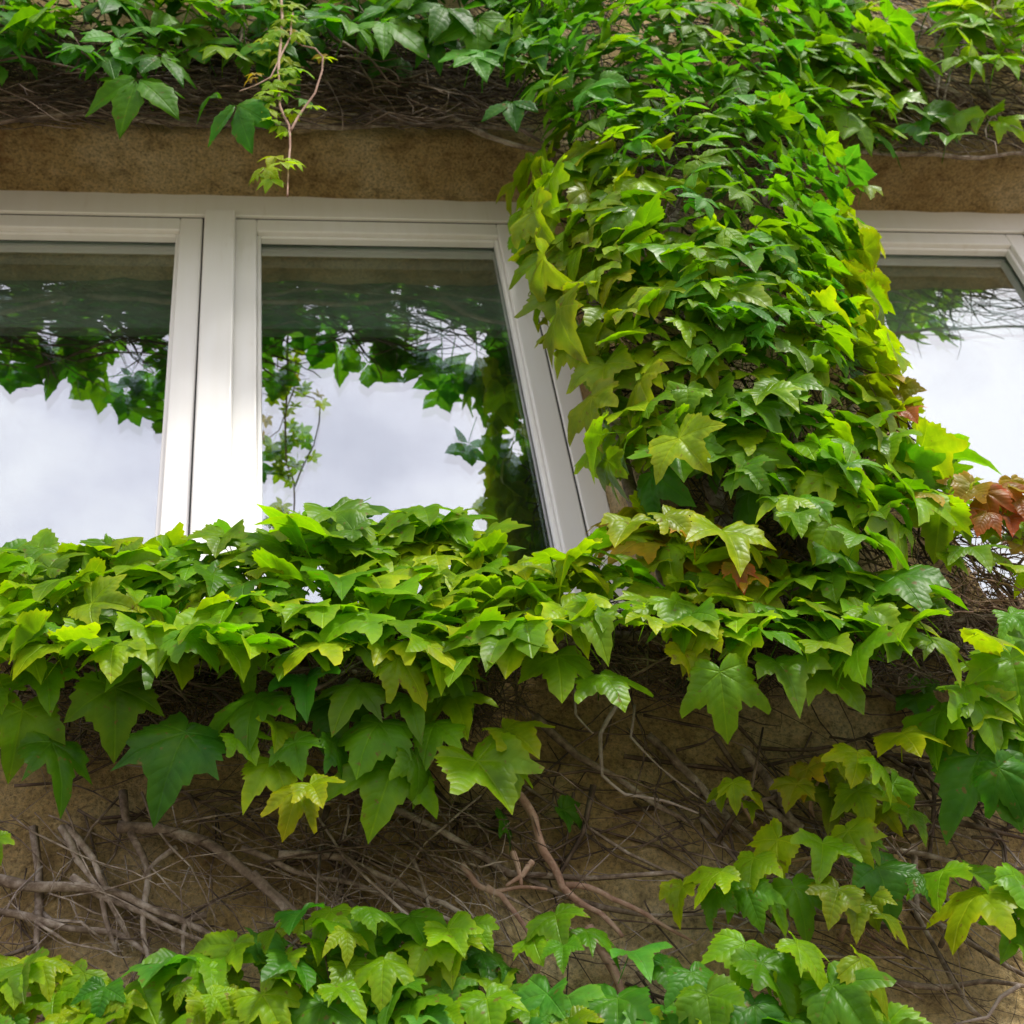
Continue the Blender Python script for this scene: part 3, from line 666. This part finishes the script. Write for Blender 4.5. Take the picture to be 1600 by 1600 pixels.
hand(pier, [(1385, 585, 70, 0, 'o', 20), (1405, 610, 70, 20, 'o', 20), (1390, 640, 60, 0, 'o', 20), (1415, 640, 50, 10, 'r', 20)], .2)
tangle(pier, [(880, 220), (1300, 220), (1340, 400), (1370, 560), (1480, 750), (1450, 950), (1080, 950), (1010, 760), (930, 600), (870, 420)], 750, .01, .24, 80, 50, (.08, .35), (.0012, .004), M_TWIG)  # dark twig backing added so gaps in the pier foliage look shaded
stems(pier, [(.026, (1150, 1000), (1120, 800), (1090, 600), (1050, 400), (1060, 150)), (.022, (1280, 980), (1250, 800), (1230, 600), (1200, 350), (1180, 100)), (.015, (1180, 990), (1300, 800), (1330, 640), (1290, 400)), (.02, (1050, 960), (1000, 780), (950, 640), (920, 450), (900, 250))], .06, .02)
# ---- 5. five-leaflet creeper on the upper pier
crP = vine('bright green five leaflet creeper cascading down the top of the pier', 1100, 250, name='creeper_vine')
CPP = [(780, -40), (1250, -40), (1290, 20), (1230, 80), (1275, 160), (1312, 250), (1325, 330), (1320, 400), (1340, 480), (1290, 540), (1180, 530), (1130, 490), (1040, 470), (1040, 400), (1100, 360), (1050, 240), (930, 200), (860, 190), (800, 100)]
def cq(x, y):
    if y < 150: return .34 - .20 * max(0, (x - 1150) / 200.0)
    return bulge(x, y)[1] + .04
crQ = vine('fresh green five leaflet creeper over the brow of the pier at the top edge', 1020, 60, name='creeper_vine')
crQ2 = vine('shaded green creeper foliage close to the wall between the two windows at the top edge', 1060, 90, name='creeper_vine')
CP1 = [p for p in CPP if p[1] < 200][:6]; CP1 = [(780, -60), (1250, -60), (1300, 20), (1250, 80), (1270, 150), (1285, 185), (880, 185), (800, 110)]
CP2 = [(870, 180), (1290, 180), (1318, 260), (1330, 330), (1322, 400), (1340, 480), (1290, 540), (1180, 530), (1130, 490), (1040, 470), (1040, 400), (1090, 360), (1040, 250), (930, 210)]
for vn, pl, cs in ((crQ, CP1, 'bbghbgh'), (crP, CP2, 'bhghbhg')):
    scatter(vn, pl, 23, cq, (42, 68), lambda x, y: 36, lambda x, y: baz(x, max(y, 160)), cs, 'crp', spin=60, n=295)
scatter(crQ2, [(760, -60), (1330, -60), (1330, 90), (1260, 200), (860, 200)], 36, lambda x, y: .20, (50, 75), lambda x, y: 25, lambda x, y: 0, 'dgg', 'crp', spin=60, n=200, jit=.06)  # darker leaf colours carry the shade of this inner layer
tangle(crP, [(700, -40), (1400, -40), (1300, 300), (850, 300)], 800, .01, .2, 60, 60, (.1, .4), (.0012, .004), M_TWIG)  # twigs made dense to darken the wall behind the creeper
stems(crP, [(.013, (640, 150), (700, 180), (760, 210), (850, 240)), (.02, (1500, 160, .05), (1380, 60, .06), (1300, -10, .06))], .06, .013, M_WOOD)
# ---- 6. upper left creeper
crR = vine('loose green creeper trailing over the wall above the right window', 1350, 120, name='creeper_vine')
crL = vine('dark green five leaflet creeper hanging over the lintel of the left window', 300, 50, name='creeper_vine')
uq = lambda x, y: .33
scatter(crL, [(-420, -160), (820, -160), (820, 30), (560, 50), (360, 75), (120, 80), (-60, 60), (-420, 60)], 35, lambda x, y: .28 + .04 * math.sin(x * .02), (60, 95), lambda x, y: 25, lambda x, y: 0, 'gbdgbdh', 'crp', spin=55, n=268, jit=.06)
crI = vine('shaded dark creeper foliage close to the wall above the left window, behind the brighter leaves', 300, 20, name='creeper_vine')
scatter(crI, [(-460, -420), (860, -420), (860, 90), (560, 100), (-460, 100)], 42, lambda x, y: .19, (60, 95), lambda x, y: 20, lambda x, y: 0, 'dgd', 'crp', spin=60, n=295, jit=.09)  # inner layer's shade is put into its dark leaf colours
scatter(crR, [(1450, -300), (2050, -300), (2050, 20), (1750, 60), (1450, 20)], 50, lambda x, y: .16, (55, 85), lambda x, y: 25, lambda x, y: 0, 'gdh', 'crp', n=90)
hand(crL, [(180, 60, 110, 0, 'b', 15), (235, 45, 110, 10, 'b', 15), (215, 125, 150, 0, 'g', 5), (60, 25, 100, -10, 'h', 20), (290, 40, 110, 20, 'g', 10), (350, 75, 90, 0, 'h', 15), (400, 10, 130, -10, 'b', 20), (545, 35, 130, -10, 'g', 15), (600, 35, 130, 25, 'g', 15),
           (370, 165, 130, 10, 'd', 0), (330, 150, 70, -60, 'd', 20), (755, 80, 130, -20, 'b', 10), (740, 90, 100, -30, 'b', 10), (820, 60, 110, 10, 'b', 15), (870, 40, 110, 0, 'b', 20), (800, 160, 100, 0, 'd', 5), (840, 110, 110, 10, 'g', 15), (120, 75, 90, 0, 'd', 10), (170, 90, 90, 0, 'd', 10), (250, 90, 110, 20, 'd', 10), (10, 20, 120, 0, 'd', 10), (680, 60, 90, 0, 'd', 5), (640, 30, 90, 0, 'g', 5), (500, 20, 100, 0, 'd', 10)], .33, kind='crp')
tangle(crL, [(-460, 40), (840, 40), (840, 205), (-460, 200)], 760, .01, .16, 8, 22, (.2, .8), (.0015, .005), M_TWIG, curv=.25)
tangle(crL, [(-460, -400), (840, -400), (840, 150), (-460, 150)], 1100, .01, .25, 70, 50, (.1, .4), (.0015, .005), M_TWIG)  # thick dark twig layer added as shade behind the hanging leaves
stems(crL, [(.012, (-460, 175), (-60, 180), (100, 175), (250, 188), (420, 195), (560, 200), (700, 190), (830, 205)), (.010, (-460, 190), (-60, 200), (150, 160), (300, 190), (500, 175), (760, 205)), (.009, (600, 180), (640, 170), (670, 165)), (.007, (50, 190), (70, 150), (90, 120)), (.007, (55, 185), (90, 160), (95, 120))], .05, .01, M_WOOD)
# ---- 7. thin tendril hanging in front of the left window
tend = vine('thin reddish hanging shoot with tiny yellow green leaves dangling before the lintel', 448, 100, .38, name='hanging_shoot')
TQ = .247 * DG - GL + .05
stems(tend, [(.0045, (442, -60), (440, 0), (438, 60), (437, 120), (440, 165), (450, 195), (452, 230), (449, 270), (447, 306)), (.0032, (458, 20), (452, 60), (440, 90), (425, 120), (400, 132), (376, 142)), (.0035, (455, 205), (470, 180), (495, 145), (505, 110), (505, 90), (490, 75), (470, 70), (452, 58))], TQ, .004, M_RSTEM, amp=.008, sub=6)
for (x, y, w, s, c) in [(432, 8, 34, -20, 'y'), (462, 6, 34, 30, 'y'), (445, 30, 30, 0, 'y'), (430, 50, 36, -40, 'l'), (470, 52, 40, 40, 'y'), (415, 60, 30, -30, 'y'), (455, 45, 26, 10, 'o'), (410, 78, 30, -20, 'l'), (398, 115, 30, -10, 'o'), (393, 122, 26, -60, 'o'), (465, 108, 40, 30, 'h'), (450, 110, 30, 10, 'l'),
                        (425, 130, 38, -20, 'l'), (410, 150, 44, -10, 'l'), (438, 145, 32, 20, 'h'), (432, 190, 28, -20, 'v'), (458, 172, 40, -10, 'l'), (475, 155, 36, 30, 'b'), (488, 165, 30, 30, 'l'), (508, 90, 28, 20, 'y'), (503, 85, 24, -30, 'o'), (430, 245, 48, -10, 'y'), (415, 262, 54, -25, 'y'), (440, 255, 44, 0, 'l'), (458, 250, 34, 40, 'y'), (425, 280, 40, -10, 'y'), (405, 272, 30, -60, 'y')] + [(440 + rnd.uniform(-26, 26), yy, rnd.uniform(24, 38), rnd.uniform(-40, 40), rnd.choice('yyll')) for yy in range(-10, 215, 9)]:
    leaf(tend, P(x, y, TQ + rnd.uniform(-.02, .02)), w * .8 * mpp(x, y, TQ), rnd.uniform(0, 40), s * .5, s + rnd.gauss(0, 15), CC[c], 'crp')
# ---- 8. creeper over the upper right wall
scatter(crR, [(1180, -40), (1330, -40), (1420, 40), (1440, 90), (1360, 130), (1400, 190), (1340, 200), (1290, 130), (1240, 60)], 28, lambda x, y: .16, (52, 84), lambda x, y: 30, lambda x, y: 20, 'hlhgl', 'crp', spin=60, jit=.06, n=58)
hand(crR, [(1400, 75, 110, 50, 'h'), (1420, 90, 80, 10, 'h'), (1395, 150, 80, 10, 'h'), (1450, 180, 90, 20, 'g'), (1440, 190, 80, -20, 'd'), (1490, 180, 80, 20, 'g'), (1480, 215, 70, 0, 'g'), (1540, 180, 70, -50, 'h'), (1565, 190, 60, 20, 'h'), (1340, 170, 80, 0, 'g'), (1370, 210, 80, 0, 'd'), (1350, 290, 60, 0, 'v')], .14)
tangle(crR, [(1230, -60), (2050, -60), (2050, 245), (1330, 245)], 820, .01, .10, 20, 45, (.12, .5), (.0012, .004), M_TWIG)
tangle(crR, [(1330, -60), (1680, -60), (1680, 245), (1330, 245)], 130, .02, .12, 40, 45, (.12, .6), (.002, .005), M_WOOD, 'grey_twigs')
stems(crR, [(.008, (1370, -10), (1420, 30), (1480, 70), (1530, 105)), (.007, (1360, 105), (1440, 125), (1490, 145)), (.009, (1340, 235), (1400, 240), (1500, 245), (1640, 240), (2000, 250)), (.006, (1465, 60), (1466, 120), (1470, 165)), (.006, (1480, 80), (1485, 130), (1480, 165)), (.006, (1540, 120), (1545, 160), (1560, 190))], .08, .008, M_WOOD)
# ---- 9. top right spray
crT = vine('light green creeper spray hanging in the top right corner', 1560, 40, name='creeper_vine')
scatter(crT, [(1500, -60), (1680, -60), (1680, 100), (1560, 100), (1500, 60)], 26, lambda x, y: .23 * DG - GL, (44, 72), lambda x, y: 25, lambda x, y: 0, 'hlhl', 'crp', spin=60, n=70, jit=.05)
hand(crT, [(1500, 40, 80, -30, 'l'), (1500, 90, 80, 0, 'h'), (1560, 90, 80, 10, 'h'), (1505, 20, 80, -60, 'l')], .23 * DG - GL, kind='crp')
stems(crT, [(.006, (1600, -60), (1560, 0), (1530, 60), (1510, 90)), (.005, (1640, -20), (1600, 40), (1570, 90))], .2, .006, M_WOOD)
# ---- 10. red leaved shoot at the right
redv = vine('orange red young ivy leaves on thin stems before the right window', 1550, 800, .2)
scatter(redv, [(1400, 745), (1470, 750), (1530, 755), (1640, 740), (1640, 800), (1560, 810), (1480, 790)], 22, lambda x, y: .26, (34, 56), lambda x, y: 28, lambda x, y: 0, lambda x, y: rnd.choice('oroyr' if x > 1480 else 'ohol'), n=22, spin=70)
scatter(redv, [(1480, 800), (1640, 800), (1640, 890), (1460, 880)], 32, lambda x, y: .22, (45, 72), lambda x, y: 30, lambda x, y: 0, 'hlyogl', n=20, spin=60)
hand(redv, [(1540, 770, 70, -20, 'r'), (1570, 760, 70, 10, 'r'), (1590, 780, 60, 0, 'r'), (1520, 760, 70, -60, 'o'), (1430, 765, 60, -40, 'o'), (1450, 770, 60, 10, 'o'), (1580, 960, 80, 0, 'g')], .28)
tangle(redv, [(1440, 790), (1640, 780), (1640, 960), (1440, 960)], 150, .02, .22, 70, 60, (.08, .3), (.0012, .003), M_RSTEM)
tangle(redv, [(1420, 830), (1640, 830), (1640, 990), (1420, 990)], 110, .0, .16, 50, 60, (.1, .35), (.0015, .0035), M_TWIG)
# ---- 11. right-hand cluster
rcl = vine('big glossy green ivy cluster at the right edge below the right window', 1540, 1100)
scatter(rcl, [(1520, 1010), (1660, 1000), (1660, 1160), (1540, 1150), (1480, 1100)], 40, lambda x, y: .22, (80, 115), lambda x, y: 32, lambda x, y: 0, 'hghl', n=26)
hand(rcl, [(1580, 1030, 140, 0, 'h', 15), (1515, 1085, 130, -20, 'h', 25), (1410, 1145, 110, 20, 'y', 15), (1530, 1180, 170, 5, 'd', 5), (1595, 1140, 130, 20, 'g', 15), (1560, 1110, 120, -10, 'h', 25), (1480, 1130, 100, -40, 'h', 30), (1560, 1200, 110, 20, 'd', 5), (1470, 1110, 110, -40, 'h', 35), (1340, 1175, 90, -30, 'y', 25), (1370, 1190, 80, 30, 'l', 25), (1440, 1065, 60, 0, 'g', 20, .05), (1430, 1090, 60, -10, 'd', 20, .05)], .26)
stems(rcl, [(.008, (1640, 1180), (1560, 1120), (1480, 1130), (1400, 1160), (1340, 1180))], .15, .006, M_TWIG)
# ---- 12. reddish sprig
rsp = vine('small bronze tinged ivy sprig on bare wall below the pier', 1300, 1230)
hand(rsp, [(1262, 1200, 75, -30, 'o', 20), (1245, 1225, 65, -50, 'v', 25), (1296, 1235, 90, 0, 'v', 10), (1320, 1215, 70, 10, 'v', 20), (1340, 1235, 85, 10, 'l', 20), (1395, 1225, 90, 30, 'h', 15), (1420, 1265, 70, 20, 'h', 15), (1380, 1260, 70, 0, 'v', 15), (1285, 1205, 60, 30, 'y', 20), (1305, 1185, 60, 10, 'y', 20),
           (1360, 1205, 60, 40, 'y', 20), (1145, 1222, 60, -20, 'l', 20), (1160, 1235, 60, 20, 'y', 20), (1130, 1238, 45, -50, 'v', 25), (1165, 1255, 40, 0, 'y', 10)], .13, dq=.04)
stems(rsp, [(.0045, (1270, 1290, .02), (1275, 1240), (1300, 1200)), (.0045, (1430, 1300, .02), (1390, 1250), (1330, 1210)), (.004, (1180, 1290, .02), (1160, 1250), (1145, 1225))], .10, .004, M_RSTEM)
tangle(rsp, [(1290, 1250), (1430, 1250), (1400, 1500), (1300, 1480)], 60, .02, .10, 80, 30, (.08, .25), (.001, .0022), M_RSTEM)
# ---- 13. lower right trailing sprig
spr = vine('trailing light green ivy sprig on bare wall right of centre', 1200, 1350)
hand(spr, [(1325, 1298, 95, -10, 'l', 30), (1285, 1318, 95, -40, 'h', 35), (1215, 1312, 115, -60, 'l', 35), (1178, 1340, 95, -40, 'l', 35), (1125, 1362, 90, -60, 'l', 40), (1065, 1385, 75, -60, 'l', 40), (1165, 1385, 95, -10, 'g', 15), (1240, 1385, 105, 10, 'g', 15), (1200, 1400, 80, 10, 'h', 20), (1120, 1390, 70, 20, 'g', 20),
           (1310, 1390, 90, 0, 'v', 15), (1370, 1355, 110, 20, 'd', 15), (1335, 1412, 75, 0, 'v', 20), (1380, 1430, 75, 60, 'v', 35), (1360, 1400, 70, 0, 'v', 20), (1350, 1310, 60, 20, 'g', 20)], .17)
stems(spr, [(.004, (1340, 1330), (1240, 1345), (1160, 1370), (1070, 1390)), (.005, (1320, 1460, .03), (1330, 1400), (1340, 1330)), (.003, (1215, 1420, .12), (1222, 1470, .1))], .14, .005, M_RSTEM)
# ---- 14. bottom right
btr = vine('glossy broad leaved ivy clump at the bottom edge right of centre', 1240, 1540)
hand(btr, [(1165, 1475, 110, -30, 'h', 25), (1245, 1475, 110, 30, 'h', 25), (1190, 1505, 130, 0, 'g', 20), (1240, 1525, 110, 0, 'h', 20), (1300, 1540, 150, 5, 'g', 15), (1345, 1500, 110, 40, 'l', 20), (1105, 1555, 130, -10, 'g', 20), (1340, 1590, 100, 0, 'l', 15), (1180, 1570, 130, 0, 'd', 10), (1260, 1590, 130, 10, 'h', 15), (1350, 1550, 100, 40, 'h', 30), (1130, 1600, 120, 0, 'l', 15), (1080, 1520, 100, 20, 'd', 15), (1400, 1620, 120, 0, 'g', 15)], .24)
scatter(btr, [(1040, 1600), (1400, 1600), (1450, 1740), (1040, 1740)], 45, lambda x, y: .2, (80, 115), lambda x, y: 32, lambda x, y: 0, 'ghd', n=30)
stems(btr, [(.006, (1230, 1450, .04), (1225, 1500), (1240, 1560), (1230, 1650))], .14, .006, M_WOOD)
# ---- 15. right edge low
rlo = vine('flat green ivy sprig low at the right edge', 1530, 1400)
hand(rlo, [(1475, 1360, 95, -30, 'g', 30), (1530, 1395, 140, -45, 'l', 35), (1585, 1368, 110, 20, 'h', 35), (1520, 1365, 100, 20, 'g', 40), (1590, 1440, 100, -20, 'g', 20), (1440, 1372, 60, 10, 'd', 20), (1610, 1480, 90, 0, 'g', 15), (1620, 1400, 120, 0, 'h', 30)], .2)
stems(rlo, [(.005, (1470, 1480, .03), (1500, 1420), (1560, 1370), (1640, 1350))], .13, .006, M_WOOD)
print('leaves', NLEAF, 'DG', DG)
SC.cycles.max_bounces = 10; SC.cycles.transparent_max_bounces = 12
